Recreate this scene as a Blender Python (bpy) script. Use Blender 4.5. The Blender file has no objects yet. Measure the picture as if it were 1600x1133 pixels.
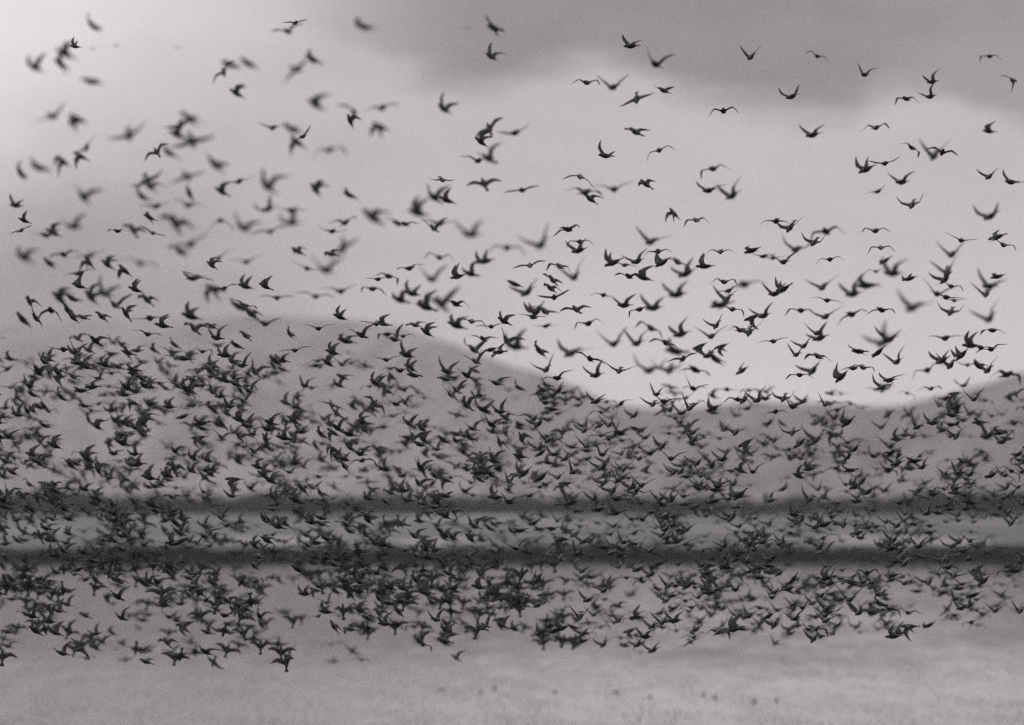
import bpy, bmesh, math, random
import numpy as np
from mathutils import Matrix, Vector

R = math.radians
random.seed(11)
rng = np.random.default_rng(11)
scene = bpy.context.scene
col = scene.collection

# ------------------------------------------------------------------ camera
FPX = 8900.0            # focal length in pixels of the 1600 px wide photograph (200 mm on 36 mm)
HZ = 778.0              # row of the horizon
CAM_H = 5.0             # the photographer stands on a low bank
cam = bpy.data.cameras.new('camera')
cam_ob = bpy.data.objects.new('camera', cam)
col.objects.link(cam_ob)
cam.sensor_width = 36.0
cam.lens = FPX / 1600.0 * 36.0
cam.clip_start = 0.5
cam.clip_end = 60000.0
PITCH = math.atan((HZ - 566.5) / FPX)
cam_ob.location = (0, 0, CAM_H)
cam_ob.rotation_euler = (R(90) + PITCH, 0, 0)
cam.dof.use_dof = True
cam.dof.focus_distance = 70.0
cam.dof.aperture_fstop = 1.4
scene.camera = cam_ob


def at(px, py, d):
    """The point at distance d (measured along +Y) that the photograph shows at pixel px, py."""
    return Vector(((px - 800.0) / FPX * d, d, CAM_H + (HZ - py) / FPX * d))


# ------------------------------------------------------------------ world
SUN_AZ, SUN_EL = -6.0, 36.0        # degrees: azimuth from +Y towards +X, elevation
world = bpy.data.worlds.new('World')
scene.world = world
world.use_nodes = True
wt = world.node_tree
for n in list(wt.nodes):
    wt.nodes.remove(n)


class NT:
    def __init__(self, tree):
        self.t = tree

    def node(self, kind, **kw):
        n = self.t.nodes.new(kind)
        for k, v in kw.items():
            setattr(n, k, v)
        return n

    def put(self, sock, v):
        if hasattr(v, 'is_output'):
            self.t.links.new(v, sock)
        else:
            sock.default_value = v

    def m(self, op, a, b=0.0, c=0.0, clamp=False):
        n = self.node('ShaderNodeMath', operation=op, use_clamp=clamp)
        self.put(n.inputs[0], a)
        self.put(n.inputs[1], b)
        self.put(n.inputs[2], c)
        return n.outputs[0]

    def smooth(self, v, lo, hi, a=0.0, b=1.0):
        n = self.node('ShaderNodeMapRange', interpolation_type='SMOOTHSTEP')
        self.put(n.inputs['Value'], v)
        self.put(n.inputs['From Min'], lo)
        self.put(n.inputs['From Max'], hi)
        self.put(n.inputs['To Min'], a)
        self.put(n.inputs['To Max'], b)
        return n.outputs[0]

    def xyz(self, x, y, z):
        n = self.node('ShaderNodeCombineXYZ')
        for s, v in zip(n.inputs, (x, y, z)):
            self.put(s, v)
        return n.outputs[0]

    def noise(self, vec, scale, detail=3.0, rough=0.5):
        n = self.node('ShaderNodeTexNoise')
        self.put(n.inputs['Vector'], vec)
        n.inputs['Scale'].default_value = scale
        n.inputs['Detail'].default_value = detail
        n.inputs['Roughness'].default_value = rough
        return n.outputs['Fac']

    def mix(self, fac, a, b):
        n = self.node('ShaderNodeMix', data_type='RGBA')
        self.put(n.inputs[0], fac)
        self.put(n.inputs[6], a)
        self.put(n.inputs[7], b)
        return n.outputs[2]


w = NT(wt)
tc = w.node('ShaderNodeTexCoord')
sep = w.node('ShaderNodeSeparateXYZ')
wt.links.new(tc.outputs['Generated'], sep.inputs[0])
az = w.m('ARCTAN2', sep.outputs[0], sep.outputs[1])
el = w.m('ARCSINE', sep.outputs[2])
X = w.m('MULTIPLY_ADD', az, FPX / 100.0, 8.0)        # hundreds of photo pixels, to the right
Y = w.m('MULTIPLY', el, FPX / 100.0)                 # hundreds of photo pixels above the horizon
pos = w.xyz(X, Y, 0.0)
n1 = w.noise(w.xyz(w.m('MULTIPLY', X, 0.55), Y, 3.3), 0.33, 4.0, 0.5)
n2 = w.noise(w.xyz(w.m('MULTIPLY', X, 0.42), Y, 9.1), 1.0, 7.0, 0.62)
n3 = w.noise(w.xyz(w.m('MULTIPLY', X, 0.25), Y, 2.2), 2.2, 6.0, 0.6)
Xw = w.m('ADD', X, w.m('MULTIPLY_ADD', n2, 1.6, -0.8))
Yw = w.m('ADD', Y, w.m('MULTIPLY_ADD', n2, 0.9, -0.45))
# lower edge of the dark cloud bank as a curve over azimuth
fc = w.node('ShaderNodeFloatCurve')
cur = fc.mapping.curves[0]
pts = [(4.4, 7.6), (5.4, 6.9), (6.3, 6.5), (7.4, 6.3), (8.6, 6.55), (9.4, 6.75), (10.2, 6.5), (11.2, 6.1), (12.4, 5.9),
       (13.3, 5.95), (13.9, 6.25), (14.5, 6.3), (15.2, 6.0), (16.4, 5.7), (18.5, 6.6), (22.0, 8.0)]
while len(cur.points) < len(pts):
    cur.points.new(0.5, 0.5)
for p, (a, b) in zip(cur.points, pts):
    p.location = ((a - 4.4) / 17.6, (b - 5.0) / 5.0)
fc.mapping.update()
w.put(fc.inputs['Value'], w.m('DIVIDE', w.m('SUBTRACT', Xw, 4.4), 17.6, clamp=True))
edge = w.m('MULTIPLY_ADD', fc.outputs[0], 5.0, 5.0)
bank = w.smooth(w.m('ADD', w.m('SUBTRACT', Yw, edge), w.m('MULTIPLY_ADD', n3, 0.8, -0.4)), -0.26, 0.46)
bank = w.m('MULTIPLY', bank, w.smooth(Xw, 3.6, 8.0))
bank = w.m('MULTIPLY', bank, w.smooth(Xw, 12.8, 15.2, 1.0, 0.8))
bank = w.m('MULTIPLY', bank, w.smooth(X, 19.0, 25.0, 1.0, 0.0))
bank = w.m('MULTIPLY', bank, w.smooth(Y, 7.4, 13.0, 1.0, 0.0))
# base overcast
lum = w.m('MULTIPLY_ADD', n1, 0.16, 0.43)
lum = w.m('ADD', lum, w.m('MULTIPLY_ADD', n2, 0.10, -0.05))
lum = w.m('ADD', lum, w.m('MULTIPLY_ADD', n3, 0.06, -0.03))
lum = w.m('ADD', lum, w.m('MULTIPLY', w.smooth(w.m('ADD', w.m('MULTIPLY', X, 0.8), w.m('SUBTRACT', 8.2, Yw)), 0.0, 5.6, 1.0, 0.0), 0.36))
# the haze layer at the left is greyer low down, the gap above the saddle brighter
low = w.m('MULTIPLY', w.smooth(Yw, 2.6, 6.6, 1.0, 0.0), w.smooth(Xw, 1.0, 8.2, 1.0, 0.0))
lum = w.m('SUBTRACT', lum, w.m('MULTIPLY', low, 0.33))
gap = w.m('MULTIPLY', w.smooth(Yw, 1.2, 4.8, 1.0, 0.0), w.smooth(X, 6.0, 10.0))
lum = w.m('ADD', lum, w.m('MULTIPLY', gap, 0.16))
dark = w.m('MULTIPLY_ADD', n2, 0.17, 0.115)
mx = w.node('ShaderNodeMix', data_type='FLOAT')
w.put(mx.inputs[0], bank)
w.put(mx.inputs[2], lum)
w.put(mx.inputs[3], dark)
cloud = w.m('MULTIPLY', mx.outputs[0], 10.0)
sky = w.node('ShaderNodeTexSky', sky_type='NISHITA')
sky.sun_disc = False
sky.sun_elevation = R(SUN_EL)
sky.sun_rotation = R(SUN_AZ)
sky.air_density = 1.0
sky.dust_density = 4.0
bw = w.node('ShaderNodeRGBToBW')
wt.links.new(sky.outputs[0], bw.inputs[0])
skyl = w.m('MINIMUM', bw.outputs[0], 8.0)
mx2 = w.node('ShaderNodeMix', data_type='FLOAT')
mx2.inputs[0].default_value = 0.94
w.put(mx2.inputs[2], skyl)
w.put(mx2.inputs[3], cloud)
tint = w.node('ShaderNodeVectorMath', operation='SCALE')
tint.inputs[0].default_value = (1.0, 0.945, 0.968)
w.put(tint.inputs['Scale'], mx2.outputs[0])
bg = w.node('ShaderNodeBackground')
bg.inputs['Strength'].default_value = 0.1
wt.links.new(tint.outputs[0], bg.inputs['Color'])
wo = w.node('ShaderNodeOutputWorld')
wt.links.new(bg.outputs[0], wo.inputs['Surface'])

# ------------------------------------------------------------------ sun behind the overcast
sun = bpy.data.lights.new('sun', 'SUN')
sun.energy = 0.7
sun.angle = R(20)
sun.color = (1.0, 0.97, 0.95)
sun_ob = bpy.data.objects.new('sun', sun)
col.objects.link(sun_ob)
sd = Vector((math.sin(R(SUN_AZ)) * math.cos(R(SUN_EL)), math.cos(R(SUN_AZ)) * math.cos(R(SUN_EL)), math.sin(R(SUN_EL))))
sun_ob.rotation_euler = (-sd).to_track_quat('-Z', 'Y').to_euler()

vs = scene.view_settings
vs.view_transform = 'Standard'
vs.look = 'None'
vs.exposure = 0.0
vs.gamma = 1.0
vs.use_curve_mapping = False
scene.render.engine = 'CYCLES'
scene.cycles.use_denoising = False
scene.cycles.use_adaptive_sampling = False
scene.cycles.max_bounces = 6
scene.cycles.volume_bounces = 1


# ------------------------------------------------------------------ helpers
def tag(o, label=None, category=None, group=None, kind=None):
    for k, v in (('label', label), ('category', category), ('group', group), ('kind', kind)):
        if v:
            o[k] = v
    return o


def mesh_obj(name, verts, faces, mat, smooth=False):
    me = bpy.data.meshes.new(name)
    me.from_pydata(verts, [], faces)
    if smooth:
        me.polygons.foreach_set('use_smooth', [True] * len(me.polygons))
    me.materials.append(mat)
    o = bpy.data.objects.new(name, me)
    col.objects.link(o)
    return o


def quick_mesh(name, V, F):
    """V (n,3) float array, F (m,k) int array with k corners per face."""
    me = bpy.data.meshes.new(name)
    k = F.shape[1]
    me.vertices.add(len(V))
    me.vertices.foreach_set('co', np.ascontiguousarray(V, dtype=np.float32).ravel())
    me.loops.add(F.size)
    me.loops.foreach_set('vertex_index', np.ascontiguousarray(F, dtype=np.int32).ravel())
    me.polygons.add(len(F))
    me.polygons.foreach_set('loop_start', np.arange(0, F.size, k, dtype=np.int32))
    me.update(calc_edges=True)
    me.validate()
    return me


def grey(v):
    return (v * 1.01, v * 0.985, v, 1.0)


def material(name):
    m = bpy.data.materials.new(name)
    m.use_nodes = True
    t = m.node_tree
    for n in list(t.nodes):
        t.nodes.remove(n)
    return m, NT(t), t.nodes.new('ShaderNodeOutputMaterial')


def rough_material(name, lo, hi, scale, stretch=(1, 1, 1), rough=0.9, detail=5.0, bump=0.0):
    m, n, out = material(name)
    geo = n.node('ShaderNodeNewGeometry')
    vm = n.node('ShaderNodeVectorMath', operation='MULTIPLY')
    m.node_tree.links.new(geo.outputs['Position'], vm.inputs[0])
    vm.inputs[1].default_value = stretch
    f = n.noise(vm.outputs[0], scale, detail, 0.6)
    c = n.mix(n.smooth(f, 0.3, 0.7), grey(lo), grey(hi))
    p = n.node('ShaderNodeBsdfPrincipled')
    m.node_tree.links.new(c, p.inputs['Base Color'])
    p.inputs['Roughness'].default_value = rough
    p.inputs['Specular IOR Level'].default_value = 0.2
    if bump:
        b = n.node('ShaderNodeBump')
        b.inputs['Strength'].default_value = bump
        m.node_tree.links.new(f, b.inputs['Height'])
        m.node_tree.links.new(b.outputs[0], p.inputs['Normal'])
    m.node_tree.links.new(p.outputs[0], out.inputs['Surface'])
    return m


# ------------------------------------------------------------------ materials
def water_material(name, rough_lo, rough_hi, slope, shoal=False):
    m, n, out = material(name)
    geo = n.node('ShaderNodeNewGeometry')
    P = geo.outputs['Position']

    def coords(sx, sy):
        vm = n.node('ShaderNodeVectorMath', operation='MULTIPLY')
        m.node_tree.links.new(P, vm.inputs[0])
        vm.inputs[1].default_value = (sx, sy, 1)
        return vm.outputs[0]
    patches = n.noise(coords(0.05, 0.016), 1.0, 4.0, 0.6)      # cat's paws: wind-roughened patches
    fine = n.noise(coords(1.3, 0.12), 1.0, 5.0, 0.65)
    ripple = n.noise(coords(3.0, 0.55), 1.0, 4.0, 0.6)
    p = n.node('ShaderNodeBsdfPrincipled')
    p.inputs['Base Color'].default_value = grey(0.035)
    p.inputs['IOR'].default_value = 1.333
    r = n.smooth(n.m('ADD', n.m('MULTIPLY', patches, 0.6), n.m('MULTIPLY', fine, 0.4)), 0.35, 0.65, rough_lo, rough_hi)
    m.node_tree.links.new(r, p.inputs['Roughness'])
    b = n.node('ShaderNodeBump')
    b.inputs['Strength'].default_value = 1.0
    b.inputs['Distance'].default_value = slope
    m.node_tree.links.new(ripple, b.inputs['Height'])
    m.node_tree.links.new(b.outputs[0], p.inputs['Normal'])
    if not shoal:
        m.node_tree.links.new(p.outputs[0], out.inputs['Surface'])
        return m
    # the lagoon is a film of water: bare wet mud and weed show through it; extra mud colour towards the reeds stands in for a dimmer sky reflection
    sp = n.node('ShaderNodeSeparateXYZ')
    m.node_tree.links.new(P, sp.inputs[0])
    weed = n.noise(coords(0.9, 0.10), 1.0, 6.0, 0.7)
    specks = n.noise(coords(5.0, 0.7), 1.0, 3.0, 0.7)
    share = n.smooth(sp.outputs[1], 132.0, 205.0, 0.0, 0.20)
    mask = n.m('ADD', n.m('ADD', n.m('MULTIPLY', weed, 0.45), n.m('MULTIPLY', specks, 0.30)), n.m('MULTIPLY', patches, 0.25))
    fac = n.smooth(n.m('ADD', mask, share), 0.48, 0.92)
    mud = n.node('ShaderNodeBsdfDiffuse')
    m.node_tree.links.new(n.mix(specks, grey(0.10), grey(0.24)), mud.inputs['Color'])
    ms = n.node('ShaderNodeMixShader')
    m.node_tree.links.new(fac, ms.inputs[0])
    m.node_tree.links.new(p.outputs[0], ms.inputs[1])
    m.node_tree.links.new(mud.outputs[0], ms.inputs[2])
    m.node_tree.links.new(ms.outputs[0], out.inputs['Surface'])
    return m


M_water = water_material('rippled water', 0.04, 0.13, 0.0022, True)
M_pool = water_material('still pool', 0.10, 0.16, 0.002)
M_flat = rough_material('wet marsh ground', 0.02, 0.09, 0.12, (1.0, 0.25, 1.0), 0.75, 6.0)
M_hill = rough_material('hill scrub', 0.085, 0.235, 0.0045, (1, 1, 1.6), 1.0, 8.0)
M_tree = rough_material('dark shrub leaves', 0.02, 0.05, 0.6, (1, 1, 1), 0.9)
M_reed = rough_material('dark reed stems', 0.025, 0.07, 0.5, (1, 0.4, 1), 0.9)
M_tuft = rough_material('tuft stalks', 0.03, 0.06, 20.0, (1, 1, 1), 0.9)


def bird_material():
    m, n, out = material('dark plumage')
    at_ = n.node('ShaderNodeAttribute', attribute_name='wing')
    tcx = n.node('ShaderNodeTexCoord')
    f = n.noise(tcx.outputs['Object'], 45.0, 3.0, 0.6)
    c = n.mix(n.smooth(f, 0.3, 0.7), grey(0.022), grey(0.055))
    d = n.node('ShaderNodeBsdfPrincipled')
    m.node_tree.links.new(c, d.inputs['Base Color'])
    d.inputs['Roughness'].default_value = 0.65
    d.inputs['Specular IOR Level'].default_value = 0.3
    tr = n.node('ShaderNodeBsdfTranslucent')
    tr.inputs['Color'].default_value = grey(0.46)
    mix = n.node('ShaderNodeMixShader')
    m.node_tree.links.new(n.m('MULTIPLY', at_.outputs['Fac'], 0.82), mix.inputs[0])
    m.node_tree.links.new(d.outputs[0], mix.inputs[1])
    m.node_tree.links.new(tr.outputs[0], mix.inputs[2])
    m.node_tree.links.new(mix.outputs[0], out.inputs['Surface'])
    return m


M_bird = bird_material()

# ------------------------------------------------------------------ setting: water, flat, pools, hills
S = 13000.0
water = mesh_obj('water', [(-S, -2000, 0), (S, -2000, 0), (S, 700, 0), (-S, 700, 0)], [(0, 1, 2, 3)], M_water)
tag(water, kind='structure')


def wob(x, s, ph):
    return math.sin(x / s + ph) + 0.6 * math.sin(x / s * 2.3 + ph * 1.7) + 0.35 * math.sin(x / s * 5.1 + ph * 0.6)


# marsh flat: a low bank that starts behind the reeds and runs to the foot of the hills
FLAT_Y = 462.0
xs = np.concatenate([[-S, -4000, -1500, -600], np.linspace(-300, 300, 240), [600, 1500, 4000, S]])
fv, ff = [], []
for x in xs:
    e = FLAT_Y + 3.5 * wob(x, 17.0, 0.4) if abs(x) <= 300 else FLAT_Y
    fv += [(x, e, -0.3), (x, e + 1.5, 0.10), (x, e + 30, 0.16), (x, 11400.0, 0.16)]
for i in range(len(xs) - 1):
    for k in range(3):
        a = i * 4 + k
        ff.append((a, a + 4, a + 5, a + 1))
flat = mesh_obj('marsh_flat', fv, ff, M_flat)
tag(flat, kind='structure')


def pool(cx_px, half_px, y_px, h_px, seed):
    d0 = CAM_H * FPX / (y_px - HZ)
    c = at(cx_px, HZ, d0)
    rx = half_px / FPX * d0
    ry = h_px / FPX * d0 * d0 / CAM_H * 0.5
    r = random.Random(seed)
    n_ = 40
    ph = r.random() * 6
    vv = []
    for i in range(n_):
        a = 2 * math.pi * i / n_
        k = 1 + 0.18 * math.sin(3 * a + ph) + 0.12 * math.sin(7 * a + ph * 2)
        vv.append((c.x + rx * k * math.cos(a), d0 + ry * k * math.sin(a), 0.166))
    o = mesh_obj('pool', vv, [tuple(range(n_))], M_pool)
    tag(o, kind='structure')


for i, (cx, hw, yy, hh) in enumerate([(420, 150, 846, 8), (250, 60, 812, 3), (680, 70, 848, 9), (740, 130, 809, 6), (940, 50, 849, 4),
                                      (1205, 48, 848, 9), (1352, 50, 848, 11), (1490, 90, 848, 10), (1530, 60, 816, 3), (1120, 120, 828, 3),
                                      (560, 90, 829, 3), (60, 70, 830, 3), (1330, 80, 836, 3), (880, 80, 820, 3)]):
    pool(cx, hw, yy, hh, i)

# hills: one height field; crest rows and crest distances over the azimuth
prof = [(-2600, 700), (-1500, 600), (-700, 545), (-200, 515), (0, 503), (200, 494), (400, 489), (520, 491), (600, 501), (680, 525), (760, 556),
        (850, 578), (900, 600), (960, 629), (1000, 637), (1060, 635), (1110, 628), (1190, 620), (1290, 625), (1350, 633), (1440, 629), (1500, 607),
        (1560, 588), (1620, 572), (1750, 548), (2000, 530), (2500, 580), (3400, 680), (4200, 745)]
dist = [(-2600, 9000), (0, 9000), (500, 8600), (700, 7400), (960, 5200), (1100, 5000), (1600, 4700), (4200, 5000)]
px_ = np.linspace(-2600, 4200, 760)
cr_row = np.interp(px_, [p[0] for p in prof], [p[1] for p in prof])
k = np.exp(-0.5 * (np.arange(-6, 7) / 2.4) ** 2)
cr_row = np.convolve(np.pad(cr_row, 6, mode='edge'), k / k.sum(), 'valid')
cr_d = np.interp(px_, [p[0] for p in dist], [p[1] for p in dist])
nz = np.zeros_like(px_)
for s_, a_ in ((90, 3.0), (37, 1.8), (17, 1.1), (8, 0.6)):
    nz += a_ * np.sin(px_ / s_ + rng.random() * 6) * np.sin(px_ / (s_ * 1.7) + rng.random() * 6)
cr_h = (HZ - cr_row + nz) / FPX * cr_d + CAM_H
NR = 36
hv, hf = [], []
ph = rng.random(12) * 6
for j in range(NR):
    t = j / (NR - 1)                      # 0 front foot, 0.7 crest, 1 back foot
    for i in range(len(px_)):
        u = (px_[i] - 800) / FPX
        if t <= 0.7:
            s_ = t / 0.7
            d = cr_d[i] * (0.80 + 0.20 * s_)
            hgt = cr_h[i] * (s_ ** 1.15) * (1 - 0.0)
            gully = math.sin(px_[i] / 33 + ph[0] + 2.0 * s_) * math.sin(px_[i] / 61 + ph[1]) + 0.5 * math.sin(px_[i] / 14 + ph[2] - 3 * s_)
            hgt += cr_h[i] * 0.10 * gully * math.sin(math.pi * s_)
        else:
            s_ = (t - 0.7) / 0.3
            d = cr_d[i] * (1.0 + 0.22 * s_)
            hgt = cr_h[i] * (1 - s_)
        hv.append((u * d, d, max(hgt, 0.0) + 0.1 if 0 < j < NR - 1 else -0.5))
n_ = len(px_)
for j in range(NR - 1):
    for i in range(n_ - 1):
        a = j * n_ + i
        hf.append((a, a + 1, a + n_ + 1, a + n_))
hills = mesh_obj('hills', hv, hf, M_hill, smooth=True)
tag(hills, kind='structure')


# ------------------------------------------------------------------ far belt of shrubs and trees (reads as one dark mass)
def leaf_faces(centres, size, r):
    """A small randomly turned quad at every centre."""
    n = len(centres)
    a = r.normal(size=(n, 3))
    a /= np.linalg.norm(a, axis=1)[:, None]
    b = np.cross(a, r.normal(size=(n, 3)))
    b /= np.linalg.norm(b, axis=1)[:, None]
    sz = size * r.uniform(0.6, 1.4, n)[:, None]
    V = np.stack([centres - a * sz, centres + b * sz * 0.6, centres + a * sz, centres - b * sz * 0.6], axis=1).reshape(-1, 3)
    F = np.arange(4 * n).reshape(-1, 4)
    return V, F


cent = []
x = -330.0
while x < 330.0:
    d = 1640 + rng.uniform(-25, 40)
    pxx = 800 + x / d * FPX
    top = np.interp(pxx, [0, 120, 260, 500, 760, 900, 1150, 1400, 1480, 1600], [7.8, 7.2, 6.2, 6.4, 5.8, 6.0, 5.4, 6.0, 7.0, 7.2])
    h = top * rng.uniform(0.76, 1.0) * (1 + 0.14 * math.sin(x / 7.0) * math.sin(x / 2.9 + 1))
    wd = h * rng.uniform(0.5, 0.9)
    nn = int(150 * wd * h / 16) + 60
    q = rng.normal(size=(nn, 3))
    q /= np.linalg.norm(q, axis=1)[:, None]
    q *= rng.uniform(0.35, 1.0, nn)[:, None] ** 0.5
    lump = 1 + 0.22 * np.sin(q[:, :1] * 5 + x) * np.cos(q[:, 2:] * 6 + x * 2)
    cent.append(np.array([x, d, h * 0.5]) + q * lump * np.array([wd, wd, h * 0.52]))
    x += rng.uniform(1.2, 3.0)
cent = np.concatenate(cent)
cent[:, 2] = np.maximum(cent[:, 2], 0.2)
V, F = leaf_faces(cent, 0.62, rng)
me = quick_mesh('treeline', V, F)
me.materials.append(M_tree)
tl = bpy.data.objects.new('treeline', me)
col.objects.link(tl)
tag(tl, 'low dark belt of shrubs and trees along the far shore', kind='stuff')

# ------------------------------------------------------------------ reed bed on the near edge of the flat
NB = 62000
bx = rng.uniform(-95, 95, NB)
by = FLAT_Y - 44.0 + rng.uniform(0, 1, NB) ** 0.85 * 74 + 3.2 * np.array([wob(v, 17.0, 0.4) for v in bx])  # front rows reach out over the water, standing in for the reeds' dark reflection
clump = 0.5 + 0.5 * np.sin(bx / 3.1 + 1.3 * np.sin(by / 5.0)) * np.sin(bx / 1.27 + by / 4.0)
tall = 1.05 + 0.22 * np.sin(bx / 11.0 + 1.0) * np.sin(bx / 3.7) + 0.18 * np.sin(bx / 2.3 + by / 9.0) + 0.12 * np.sin(bx / 0.9)
bh = (0.55 + 0.55 * clump) * tall * rng.uniform(0.65, 1.25, NB)
lean = rng.normal(scale=0.16, size=(NB, 2))
bw_ = rng.uniform(0.015, 0.04, NB)
ang = rng.uniform(0, math.pi, NB)
dx, dy = np.cos(ang) * bw_, np.sin(ang) * bw_
zb = np.full(NB, -0.04)
base = np.stack([bx, by, zb], 1)
off = np.stack([dx, dy, np.zeros(NB)], 1)
mid = base + np.stack([lean[:, 0] * bh * 0.35, lean[:, 1] * bh * 0.35, bh * 0.6], 1)
tip = base + np.stack([lean[:, 0] * bh, lean[:, 1] * bh, bh], 1)
V = np.stack([base - off, base + off, mid + off * 0.8, mid - off * 0.8, tip + off * 0.1, tip - off * 0.1], 1).reshape(-1, 3)
i0 = np.arange(NB) * 6
F = np.concatenate([np.stack([i0, i0 + 1, i0 + 2, i0 + 3], 1), np.stack([i0 + 3, i0 + 2, i0 + 4, i0 + 5], 1)])
me = quick_mesh('reeds', V, F)
me.materials.append(M_reed)
rd = bpy.data.objects.new('reeds', me)
col.objects.link(rd)
tag(rd, 'dark strip of reeds standing along the far edge of the water', kind='stuff')


# ------------------------------------------------------------------ birds
RINGS = [  # y, half width, half height, centre z (head first)
    (0.124, 0.0012, 0.0012, 0.002), (0.112, 0.004, 0.004, 0.003), (0.101, 0.0125, 0.0135, 0.005), (0.086, 0.018, 0.019, 0.006),
    (0.068, 0.0185, 0.020, 0.004), (0.045, 0.026, 0.027, 0.0), (0.012, 0.030, 0.031, -0.002), (-0.026, 0.025, 0.026, -0.001),
    (-0.054, 0.017, 0.017, 0.001), (-0.072, 0.013, 0.009, 0.002), (-0.098, 0.020, 0.004, 0.002), (-0.122, 0.027, 0.0025, 0.002)]
WI = 5          # the ring where the wing root begins (spans rings WI..WI+2)
SEC = [(0.10, 0.066, 0.006), (0.26, 0.060, 0.016), (0.40, 0.055, 0.024), (0.50, 0.051, 0.024), (0.62, 0.042, 0.018), (0.76, 0.031, 0.006),
       (0.89, 0.018, -0.010), (1.0, 0.003, -0.028)]
HALF = 0.192


def bird_arrays(d1, d2, sweep=0.0, twist=0.0, asym=0.0, tail=1.0):
    """One continuous bird: vertices, quads and a per-vertex wing weight. d1, d2: dihedral of arm and hand in degrees."""
    V, F, W = [], [], []
    NS = 8
    for (y, hw, hh, zc) in RINGS:
        tw = tail if y < -0.08 else 1.0
        for s in range(NS):
            a = 2 * math.pi * (s - 0.5) / NS + math.pi / NS * 0.0
            V.append((hw * tw * math.cos(a), y, zc + hh * math.sin(a)))
            W.append(0.35 if y < -0.09 else 0.0)
    for i in range(len(RINGS) - 1):
        for s in range(NS):
            right = s == 0
            left = s == NS // 2
            if (right or left) and i in (WI, WI + 1):
                continue
            F.append((i * NS + s, i * NS + (s + 1) % NS, (i + 1) * NS + (s + 1) % NS, (i + 1) * NS + s))
    F.append(tuple(range(NS - 1, -1, -1))[0:4])
    F.append((0, 7, 4, 3) if False else (4, 3, 0, 7))
    e = (len(RINGS) - 1) * NS
    F += [(e + 0, e + 1, e + 2, e + 3), (e + 0, e + 3, e + 4, e + 7), (e + 4, e + 5, e + 6, e + 7)]
    for side in (1, -1):
        if side == 1:
            lo, hi = 0, 1
        else:
            lo, hi = 5, 4
        ring = [(WI) * NS + lo, (WI + 1) * NS + lo, (WI + 2) * NS + lo, (WI + 2) * NS + hi, (WI + 1) * NS + hi, WI * NS + hi]
        px0, pz0, s0 = 0.027, 0.004, 0.0
        for (s, chord, le) in SEC:
            ds = (s - s0) * HALF
            k = min(max((s - 0.36) / 0.30, 0), 1)
            k = k * k * (3 - 2 * k)
            th = R((d1 + asym * side) * (1 - k) + (d2 + asym * side * 0.5) * k)
            px0 += ds * math.cos(th)
            pz0 += ds * math.sin(th)
            s0 = s
            nx, nz_ = -math.sin(th), math.cos(th)
            lead = 0.046 + le - sweep * max(s - 0.35, 0) * 0.11
            tk = 0.0055 * (1 - s) + 0.0012
            new = []
            for (fr, up) in ((0, -1), (0.35, -1), (1, -0.25), (1, 0.25), (0.35, 1.1), (0, 1)):
                o_ = up * tk * (0.5 if fr == 0 else 1.0)
                yy = lead - fr * chord
                bend = twist * (fr - 0.3) * chord * s
                new.append(len(V))
                V.append((side * (px0 + nx * (o_ - bend)), yy, pz0 + nz_ * (o_ - bend)))
                W.append(min(1.0, 0.4 + s) * (0.2 + 0.8 * min(1.0, fr * 1.6)))
            for q in range(6):
                q2 = (q + 1) % 6
                fce = (ring[q], ring[q2], new[q2], new[q])
                F.append(fce if side == 1 else fce[::-1])
            ring = new
        fce = (ring[0], ring[1], ring[4], ring[5])
        F.append(fce)
        F.append((ring[1], ring[2], ring[3], ring[4]))
    V = np.array(V)
    F = np.array(F)
    return V, F, np.array(W)


POSES = {
    'V': [(48, 34, 0.3, 0.1), (38, 48, 0.1, 0.2), (56, 40, 0.6, 0.0), (42, 20, 0.2, 0.2), (34, 30, 0.8, 0.1)],
    'L': [(10, 4, 0.2, 0.1), (16, -4, 0.6, 0.1), (4, 10, 0.0, 0.2), (20, 6, 0.9, 0.0)],
    'A': [(12, -48, 0.5, 0.1), (4, -38, 0.8, 0.2), (22, -42, 0.6, 0.1)],
    'G': [(32, -14, 0.6, 0.1), (26, -24, 0.9, 0.1)],
    'D': [(-30, -52, 0.4, 0.2), (-18, -44, 0.7, 0.2)],
    'S': [(58, 50, 0.7, 0.1), (40, 62, 0.3, 0.1), (-28, -50, 0.5, 0.1), (66, 30, 0.9, 0.0)],
    'B': [(14, 2, 0.4, 0.1), (24, -8, 0.8, 0.1), (8, -6, 0.2, 0.2)],
    'Y': [(30, 26, 0.3, 0.1), (44, 36, 0.5, 0.2), (6, 2, 0.3, 0.1)],
}
PROTO = {}
rp = random.Random(3)
for key, lst in POSES.items():
    for i in range(9):
        d1, d2, sw, tw = lst[i % len(lst)]
        V, F, W = bird_arrays(d1 + rp.uniform(-9, 9), d2 + rp.uniform(-14, 14), max(0, sw + rp.uniform(-0.4, 0.3)), tw + rp.uniform(0, 0.25),
                              asym=rp.uniform(-12, 12), tail=rp.uniform(0.7, 1.6))
        me = quick_mesh('bird', V, F)
        at_ = me.attributes.new('wing', 'FLOAT', 'POINT')
        at_.data.foreach_set('value', W.astype(np.float32))
        me.polygons.foreach_set('use_smooth', np.ones(len(me.polygons), dtype=bool))
        me.materials.append(M_bird)
        PROTO.setdefault(key, []).append((me, V, F, W))

EXT = {'V': 0.70, 'L': 0.92, 'A': 0.80, 'G': 0.86, 'D': 0.72, 'S': 0.74, 'B': 0.92, 'Y': 0.78}
SPAN = 0.40


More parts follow.
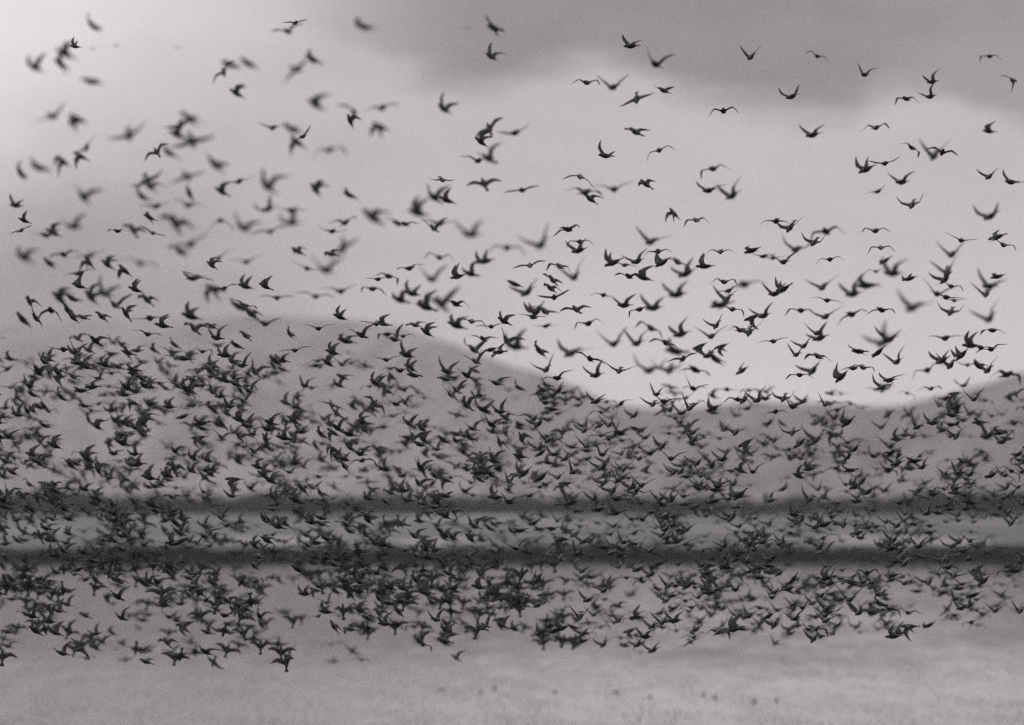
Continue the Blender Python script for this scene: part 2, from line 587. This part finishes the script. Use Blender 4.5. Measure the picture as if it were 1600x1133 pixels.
def bird_pose(kind, x, y, s, tilt, r):
    """Matrix and prototype for a bird seen at x, y with apparent width s."""
    ks = SPAN * EXT[kind] * FPX
    d = ks / s
    near = 0.74 if x < 640 and y < 420 else (0.86 if x < 820 and y < 470 else 1.0)
    dc = min(max(d * near, 42.0), 138.0)
    scale = min(max(dc / d, 0.35), 1.35)
    if kind == 'S':
        if r.random() < 0.62:          # wings held out, seen from behind the shoulder: a thin streak
            kind = 'L'
            yaw, pitch, roll = r.uniform(50, 76), r.uniform(-6, 14), r.uniform(-24, 24)
        else:
            yaw, pitch, roll = r.uniform(68, 112), r.uniform(-6, 6), r.uniform(-18, 18)
    elif kind == 'B':
        yaw, pitch, roll = r.choice((0, 180)) + r.uniform(-25, 25), r.uniform(22, 48), r.uniform(-12, 12)
        if 90 < yaw < 270:
            pitch = -pitch
    elif kind == 'Y':
        yaw, pitch, roll = r.uniform(-30, 30), r.uniform(52, 80) * r.choice((1, 1, -1)), r.uniform(-10, 10)
    elif kind == 'V':
        if x > 820:
            yaw, pitch = r.uniform(128, 168), r.uniform(-30, 0)
        else:
            yaw, pitch = r.choice((r.uniform(25, 65), r.uniform(110, 155))), r.uniform(2, 28)
        roll = r.uniform(-12, 12)
    else:
        yaw, pitch, roll = r.choice((0, 180)) + r.uniform(-32, 32), r.uniform(-14, 16), r.uniform(-8, 8)
    rot = (Matrix.Rotation(R(-tilt), 4, 'Y') @ Matrix.Rotation(R(yaw), 4, 'Z') @ Matrix.Rotation(R(pitch), 4, 'X') @ Matrix.Rotation(R(roll), 4, 'Y'))
    mat = Matrix.Translation(at(x, y, dc)) @ rot @ Matrix.Scale(scale, 4)
    return mat, r.choice(PROTO[kind])


# one entry per bird: x y width pose tilt (anticlockwise)
BIRDS = """
145 40 40 S -30|117 72 24 S -10|144 75 15 L 0|181 70 15 L 0|277 74 15 L -10|102 84 44 S -25|54 105 42 S -25|95 100 40 S -30|143 127 43 S -15|81 181 52 B 25|122 186 42 S -25|201 210 58 B 20|134 230 46 B 35|126 244 34 S -35|98 252 38 S -35|62 262 44 S -20|32 271 38 S -45|296 186 44 S -30|281 195 44 B 15|278 211 40 S -25|299 219 60 B 15|245 238 38 B 35|265 239 40 S -30|337 258 48 S -40|291 275 52 B 20|230 281 46 B 30|234 291 38 S -35|222 307 38 S -25|130 308 42 V -10|373 283 42 L 15|347 300 34 S -35|296 303 36 S -50|295 320 46 G -10|243 322 46 L 15|349 112 42 B 35|361 101 42 S -15|388 99 42 S -30|370 146 34 S -30|25 321 30 V 0
449 48 44 B 20|461 35 32 L 0|569 41 46 S -20|731 43 18 L 0|773 43 40 S -20|489 92 38 S -35|462 107 52 B 35|768 88 34 V -20|494 164 42 S -30|553 175 38 D -70|547 189 30 S -70|597 168 48 L 10|595 198 40 S -30|694 170 38 V -20|426 199 42 L 0|457 202 44 S -25|473 213 36 L 30|465 222 38 S -40|514 234 48 A 10|765 202 46 B 30|752 222 32 S -35|747 251 46 L -5|764 248 40 V 10|690 280 36 B 0|757 288 46 B 10|679 309 40 V 0|699 313 36 S -20|493 297 36 S -50|547 305 34 S -25|418 291 50 V -20
987 71 34 V -30|1025 100 42 V -30|916 128 40 A 0|959 135 42 V 15|995 153 48 B 20|1038 141 32 S -25|1174 88 32 V 0|804 207 50 L 20|994 206 38 S -25|947 243 34 V -30|1030 234 40 A 15|1131 173 38 A 5|907 276 36 D -20|959 295 58 L 15|914 300 54 L -5|923 311 34 S -30|1010 288 32 S -30|816 297 44 L 10|1115 263 44 A 15|1108 297 38 V 0|1145 305 42 V 5|1054 334 30 S -50
1278 87 32 A -15|1238 150 34 V 0|1352 116 30 V -15|1271 210 38 V 0|1548 87 32 A 0|1584 125 30 D -60|1458 127 30 V 10|1455 150 32 V 15|1417 154 34 A 5|1369 199 38 A -5|1425 230 34 A -20|1461 242 44 V 0|1473 238 42 L -15|1383 255 42 L 10|1355 264 38 S 30|1410 284 38 V 5|1372 299 34 L 35|1426 319 36 V 15|1547 205 28 S 0|1547 275 30 V 0|1581 284 36 V -20
38 345 26 S -25|32 360 32 L 30|70 367 44 L 10|83 364 34 S -20|115 354 40 V 5|234 340 30 S -25|274 350 50 S -50|183 361 32 L -10|208 360 36 S -45|238 364 36 L -15|344 344 36 D 0|381 356 44 V -20|298 382 56 L 20|281 393 40 S -25|38 403 42 V -10|77 412 34 S -40|99 398 42 L 0|140 399 48 L 10|139 410 32 S -50|168 414 32 S -30|195 423 34 S -40|218 411 52 G -20|122 427 44 L 0|341 403 44 L 20|331 415 28 S -35|384 409 46 L 10|307 432 44 L -10|302 435 36 S 10|336 451 44 S -15|349 451 40 L 10|384 448 34 S -10|376 480 48 S -30|381 477 44 L -15|393 491 42 S -40|124 447 32 S -20|93 467 42 S -45|46 472 30 S -60|114 467 36 S -30|142 465 40 S -45|164 459 42 V -15|180 477 40 V -15|212 453 32 S -20|230 469 36 S -30|197 491 32 S -50|159 495 32 S -30|106 485 38 S -45|114 496 34 S -30|130 496 30 S -20|79 485 36 D 0|36 500 42 S -40|57 498 34 S -45|234 497 50 L 15|255 509 34 S -15|299 495 40 V -10|304 514 38 S -35|331 510 30 S -10|339 528 34 V 0|384 525 30 S -45|370 540 32 S -30|149 533 34 V -10|230 522 42 L -10|99 546 44 L 0
419 326 36 V 30|456 328 46 L 0|456 348 40 V 15|422 362 46 L 20|519 361 40 L -5|539 348 42 L 20|583 340 54 S -40|620 348 44 L -20|633 350 38 L 0|654 333 46 S -10|686 349 50 L -5|678 357 34 V -10|737 366 46 V 5|536 385 54 B 30|466 393 32 S -25|518 397 30 S -20|479 419 42 L -10|509 422 46 V 10|687 402 42 A -10|759 408 36 V 20|640 419 42 L 10|606 431 38 A -10|591 436 36 L 0|583 451 38 A 0|675 436 42 V 5|716 432 32 S 10|736 428 36 V 10|415 448 30 S -25|432 465 46 L 10|493 463 50 L 0|532 455 50 L 10|626 469 38 V 0|645 459 36 V 5|666 480 42 V 10|689 475 50 V -10|712 475 40 A 0|532 496 32 S -25|413 505 52 L 5|453 522 30 S -60|498 513 42 L 0|461 547 42 L 0|542 533 38 V 10|565 524 34 V 5|588 506 42 L -10|599 506 32 S -20|606 522 34 A 0|617 530 36 V 10|630 525 32 A 0|649 508 30 S -15|667 520 32 S -30|714 509 40 V 10|737 502 40 A -10|768 510 40 L 5|788 502 32 V 0|755 530 38 L -10|792 533 36 V -20|741 547 38 V 0|744 565 32 V 0|768 546 32 S 10|781 550 32 S 20|636 555 36 V -10|604 562 40 L 0|699 580 36 V 0|625 579 36 A -5
1088 344 34 A 0|886 358 40 A 10|846 381 50 V 10|906 377 38 A -5|905 391 36 V 10|1018 377 44 V -5|792 387 48 A 0|828 415 42 L 10|875 416 38 A 0|898 432 44 V 5|959 410 38 S 30|977 414 36 L -15|996 408 36 V 15|1028 393 36 A 0|1036 410 34 S 30|1058 408 44 A -20|1073 427 42 V 10|1102 416 36 S 0|1126 393 36 A 5|1176 391 34 S 20|1194 400 36 L 0|983 432 42 L -5|1006 434 38 S -20|824 456 42 V 15|805 444 34 S -20|864 438 32 S -50|861 451 32 S -40|866 465 42 L 10|943 461 32 A -15|1059 460 44 V 5|976 477 36 V 0|1000 483 38 A 10|1022 481 42 V -5|901 484 44 B 15|840 485 40 S 50|850 485 50 B 0|832 495 42 L 0|854 509 34 L 5|920 505 42 A 0|960 537 44 V 5|996 536 42 V 5|1018 513 46 A -30|1065 522 40 V 10|1131 440 38 A 5|1163 444 54 A 15|1139 454 40 L 10|1128 476 46 S 15|1136 467 38 V 0|1144 483 38 A 0|1120 508 30 V 5|1112 525 38 V 0|1176 496 34 S 20|1194 493 36 V 0|1157 516 36 A 0|1171 518 36 V 10|1094 541 32 S 20|1128 541 30 S 20|807 542 46 V 5|844 549 38 S -45|894 551 44 V 0|922 561 44 L -15|1057 549 48 S 0|1041 536 42 A -20|1067 561 40 L 15|1118 561 42 S -30|1107 555 36 V 0|854 577 36 V 5|871 591 44 L 15|968 579 32 V 0|932 586 36 V 0|1016 578 46 V 10|1047 577 46 V 15|1085 577 46 A -15|1160 579 30 S 30
1213 345 40 A 0|1236 354 34 V 20|1291 362 48 A 10|1273 378 32 V 5|1245 389 42 V 0|1208 403 34 L 0|1225 409 36 V 0|1297 405 36 A 0|1369 360 40 A 5|1377 387 36 A 0|1384 407 28 S 30|1396 427 46 V 0|1369 424 28 A 0|1422 435 32 S 10|1356 446 46 S 10|1334 459 44 V 5|1286 448 40 V 10|1293 469 42 L 0|1252 485 42 A 0|1226 451 34 S 30|1211 459 36 V 0|1291 494 38 V 0|1330 491 44 A 20|1377 484 40 A 5|1428 480 50 V -10|1488 397 42 V 5|1481 424 42 V 15|1478 435 36 V 10|1502 375 44 L -10|1559 370 36 S 20|1568 382 38 A -15|1549 337 42 V 0|1560 432 30 S 20|1547 447 44 V -10|1541 459 38 V 10|1486 447 36 A -15|1465 459 40 V -15|1478 464 44 L -10|1491 469 36 L 0|1486 487 36 V 10|1547 497 46 V 10|1552 516 36 A 0|1478 528 50 L 5|1383 533 50 V 20|1391 530 40 V 0|1373 550 34 S 40|1277 520 32 V 0|1282 528 38 V 15|1208 533 42 L 15|1257 540 30 V 0|1245 554 30 V 0|1279 557 38 A -10|1343 549 36 S 0|1402 565 36 V 10|1449 578 46 A 20|1473 563 36 V 0|1486 570 36 V 0|1518 540 38 S 0|1533 543 42 L 0|1549 546 42 L 10|1504 554 34 S 45|1531 573 34 S -20|1544 578 36 V 0|1512 570 34 L 0|1573 586 46 A -5|1250 586 36 A 0|1271 578 38 V 20|1332 575 42 L 15|1348 574 36 A 0|1316 588 36 S 45|1390 594 34 V 0
"""
ALL = []
for part in BIRDS.replace('\n', '|').split('|'):
    f = part.split()
    if len(f) == 5:
        ALL.append((float(f[0]), float(f[1]), float(f[2]) * 1.1, f[3], float(f[4])))

# the 300 birds that show largest are things of their own; of the others only the flock as a whole is one object
score = lambda b: b[2] + (18 if b[1] < 340 else 0) + (6 if b[0] > 900 and b[1] < 470 else 0)
ranked = sorted(ALL, key=lambda b: -score(b))
LONE = sorted(ranked[:300], key=lambda b: (b[1], b[0]))
REST = ranked[300:]

POSE_WORDS = {
    'V': 'V-raised wings', 'L': 'level wings', 'A': 'arched wings', 'G': 'kinked wings', 'D': 'lowered wings',
    'S': 'side-on body', 'B': 'banking wings', 'Y': 'upright body'}
ROWS = [(95, 'near the upper edge'), (170, 'level with dark cloud'), (260, 'just below cloud level'), (345, 'in open mid sky'),
        (430, 'above thickening flock'), (515, 'at hilltop height'), (2000, 'below hilltop height')]
COLS = [(210, 'at the far left'), (420, 'left of the hilltop'), (640, 'above the hilltop'), (870, 'above the falling slope'),
        (1080, 'over the saddle'), (1300, 'over the flat ridge'), (1440, 'before the rising ridge'), (2000, 'over the rising ridge')]
ORD = {1: [''], 2: ['left one', 'right one'], 3: ['leftmost', 'middle one', 'rightmost']}
NUM = ['leftmost', 'second from left', 'third from left', 'fourth from left', 'fifth from left', 'sixth from left', 'seventh from left', 'eighth from left',
       'ninth from left', 'tenth from left', 'eleventh from left', 'twelfth from left', 'thirteenth from left']
zones = {}
for b in LONE:
    rw = next(t for lim, t in ROWS if b[1] < lim)
    cl = next(t for lim, t in COLS if b[0] < lim)
    zones.setdefault((rw, cl, b[3]), []).append(b)
labels = {}
for (rw, cl, kd), bs in zones.items():
    bs.sort(key=lambda b: b[0])
    for i, b in enumerate(bs):
        o_ = ORD[len(bs)][i] if len(bs) in ORD else NUM[i]
        labels[b] = 'dark bird, ' + POSE_WORDS[kd] + ', ' + rw + ' ' + cl + (', ' + o_ if o_ else '')

first = None
rb = random.Random(5)
for b in LONE:
    mat, (me, V, F, W) = bird_pose(b[3], b[0], b[1], b[2], b[4], rb)
    if first is None:
        o = first = bpy.data.objects.new('bird', me)
    else:
        o = first.copy()
        o.data = me
    o.matrix_world = mat
    col.objects.link(o)
    tag(o, labels[b], 'bird', 'birds of the flying flock')


# ---- the thick of the flock: past counting, one mesh
def vnoise(x, y, seed):
    def hsh(i, j):
        v = math.sin(i * 127.1 + j * 311.7 + seed * 74.7) * 43758.5453
        return v - math.floor(v)
    i, j = math.floor(x), math.floor(y)
    fx, fy = x - i, y - j
    fx, fy = fx * fx * (3 - 2 * fx), fy * fy * (3 - 2 * fy)
    return ((hsh(i, j) * (1 - fx) + hsh(i + 1, j) * fx) * (1 - fy) + (hsh(i, j + 1) * (1 - fx) + hsh(i + 1, j + 1) * fx) * fy)


def interp(x, xs_, ys_):
    return float(np.interp(x, xs_, ys_))


def density(x, y):
    top = interp(x, [-100, 0, 300, 500, 640, 760, 900, 1100, 1300, 1500, 1700], [500, 505, 540, 535, 570, 575, 600, 605, 600, 600, 590])
    bot = interp(x, [-100, 0, 60, 130, 300, 520, 600, 700, 800, 860, 1050, 1150, 1300, 1400, 1500, 1600, 1700],
                 [1022, 1020, 1005, 1025, 1036, 1034, 1014, 1024, 1020, 1012, 1014, 1002, 998, 995, 965, 970, 965])
    if y < top or y > bot + 12:
        return 0.0
    base_ = interp(y, [480, 540, 580, 640, 700, 760, 790, 840, 880, 920, 960, 1000, 1040], [0.15, 0.4, 0.58, 0.66, 0.7, 0.8, 1.0, 1.0, 1.0, 0.95, 0.82, 0.62, 0.4])
    base_ *= min(1.0, (y - top) / 35.0 + 0.25) * min(1.0, max(0.0, (bot + 12 - y) / 45.0) + 0.15)
    if x < 620 and y > 930:
        base_ *= 0.9
    if 1330 < x and 600 < y < 760:
        base_ *= 0.8
    nn_ = 0.6 * vnoise(x / 62.0, y / 44.0, 1.0) + 0.4 * vnoise(x / 25.0, y / 22.0, 2.0)
    return base_ * min(1.0, max(0.16, (nn_ - 0.14) * 1.7))


rf = random.Random(77)
extra = []
tries = 0
while len(extra) < 3500 and tries < 200000:
    tries += 1
    x, y = rf.uniform(-60, 1660), rf.uniform(500, 1040)
    if rf.random() > density(x, y):
        continue
    if y > 860 and x < 900:
        kd = rf.choice('YYYVVLSSBA')
    elif x > 900:
        kd = rf.choice('VVVAALSSBG')
    else:
        kd = rf.choice('VVLLASSSBB')
    s = rf.gauss(interp(y, [500, 700, 1000], [32, 30, 30]), 4.5)
    tl_ = rf.gauss(-22 if x < 820 else 14, 18) if kd in 'SB' else rf.gauss(0, 12)
    extra.append((x, y, max(19, s), kd, tl_))
PV, PF, PW, nv = [], [], [], 0
for b in REST + extra:
    mat, (me, V, F, W) = bird_pose(b[3], b[0], b[1], b[2], b[4], rf)
    A = np.array(mat)
    PV.append(V @ A[:3, :3].T + A[:3, 3])
    PF.append(F + nv)
    PW.append(W)
    nv += len(V)
me = quick_mesh('bird_flock', np.concatenate(PV), np.concatenate(PF))
a_ = me.attributes.new('wing', 'FLOAT', 'POINT')
a_.data.foreach_set('value', np.concatenate(PW).astype(np.float32))
me.polygons.foreach_set('use_smooth', np.ones(len(me.polygons), dtype=bool))
me.materials.append(M_bird)
fl = bpy.data.objects.new('bird_flock', me)
col.objects.link(fl)
tag(fl, 'dense swarm of small dark birds low over the marsh and water', kind='stuff')

# ------------------------------------------------------------------ drowned grass tips in the shallows nearest the camera
M_stub = rough_material('drowned grass', 0.28, 0.75, 3.0, (1, 0.5, 0.0), 0.9, 3.0)
NG = 42000
gy = 118.0 + rng.uniform(0, 1, NG) ** 1.9 * 120.0
gx = rng.uniform(-1, 1, NG) * (gy * 0.125)
keep = (np.sin(gx / 1.7 + 2 * np.sin(gy / 6.0)) * np.sin(gx / 0.61 + gy / 3.3) + rng.normal(scale=0.5, size=NG)) > -0.15
gx, gy = gx[keep], gy[keep]
NG = len(gx)
gh = rng.uniform(0.03, 0.11, NG)
gl = rng.normal(scale=0.3, size=(NG, 2)) * gh[:, None]
gw = rng.uniform(0.003, 0.007, NG)
V = np.stack([np.stack([gx - gw, gy, np.full(NG, -0.02)], 1), np.stack([gx + gw, gy, np.full(NG, -0.02)], 1), np.stack([gx + gl[:, 0], gy + gl[:, 1], gh], 1)], 1).reshape(-1, 3)
me = quick_mesh('drowned_grass', V, np.arange(3 * NG).reshape(-1, 3))
me.materials.append(M_stub)
dg = bpy.data.objects.new('drowned_grass', me)
col.objects.link(dg)
tag(dg, 'thin scatter of drowned grass tips in the pale shallows', kind='stuff')

# ------------------------------------------------------------------ tufts that break the pale water in front
TUFTS = [(962, 1079, 26, 'widest ragged tuft in the pale water, a loose spread of stalks'),
         (1100, 1084, 8, 'small dark tuft in open water, left one of a close pair'),
         (1116, 1088, 9, 'small dark tuft in open water, right one of a close pair'),
         (1178, 1094, 8, 'small tuft in the water right of the close pair'),
         (1213, 1092, 9, 'tuft farthest right in the pale water'),
         (1016, 1087, 8, 'single tuft between the widest tuft and the close pair'),
         (867, 1079, 7, 'single tuft left of the widest ragged tuft'),
         (773, 1074, 9, 'taller slim tuft left of centre in the water'),
         (751, 1080, 6, 'tiny tuft just left of the taller slim one'),
         (690, 1075, 14, 'faint low tuft farthest left in the pale water')]
for (tx, ty, tw_, lb) in TUFTS:
    d = CAM_H * FPX / (ty + 2 - HZ)
    c = Vector(((tx - 800) / FPX * d, d, 0.0))
    wdt = tw_ / FPX * d * 0.5
    rt = random.Random(int(tx))
    vv, fc_ = [], []
    # low mat of roots that joins the stalks into one plant
    nb = 10
    for q in range(nb):
        a = 2 * math.pi * q / nb
        vv.append((wdt * math.cos(a) * rt.uniform(0.7, 1.0), wdt * math.sin(a) * rt.uniform(0.7, 1.0), -0.03))
    vv.append((0, 0, 0.03))
    for q in range(nb):
        fc_.append((q, (q + 1) % nb, nb))
    for q in range(18):
        a, rr = rt.uniform(0, 6.28), wdt * rt.uniform(0, 0.8)
        bx_, by_ = rr * math.cos(a), rr * math.sin(a)
        h_ = rt.uniform(0.035, 0.10) * (1.5 if tx == 773 else 1.0)
        lx, ly = rt.uniform(-.5, .5) * h_, rt.uniform(-.5, .5) * h_
        i_ = len(vv)
        vv += [(bx_ - 0.008, by_, -0.02), (bx_ + 0.008, by_, -0.02), (bx_, by_ + 0.008, -0.02), (bx_ + lx, by_ + ly, h_)]
        fc_ += [(i_, i_ + 1, i_ + 3), (i_ + 1, i_ + 2, i_ + 3), (i_ + 2, i_, i_ + 3)]
    o = mesh_obj('grass_tuft', vv, fc_, M_tuft)
    o.location = c
    tag(o, lb, 'tuft', 'tufts standing in the shallow water')

# ------------------------------------------------------------------ air
hx, hy0, hy1, hz0, hz1 = 13500.0, -2200.0, 11600.0, -1.5, 315.0
hzv = [(-hx, hy0, hz0), (hx, hy0, hz0), (hx, hy1, hz0), (-hx, hy1, hz0), (-hx, hy0, hz1), (hx, hy0, hz1), (hx, hy1, hz1), (-hx, hy1, hz1)]
hzf = [(3, 2, 1, 0), (4, 5, 6, 7), (0, 1, 5, 4), (1, 2, 6, 5), (2, 3, 7, 6), (3, 0, 4, 7)]
mh, nh, outh = material('haze')
pv = nh.node('ShaderNodeVolumePrincipled')
pv.inputs['Color'].default_value = (0.97, 0.95, 0.96, 1)
pv.inputs['Density'].default_value = 0.00006
pv.inputs['Anisotropy'].default_value = 0.5
mh.node_tree.links.new(pv.outputs[0], outh.inputs['Volume'])
hz = mesh_obj('haze', hzv, hzf, mh)
tag(hz, 'thin grey haze in the air over the marsh', kind='stuff')
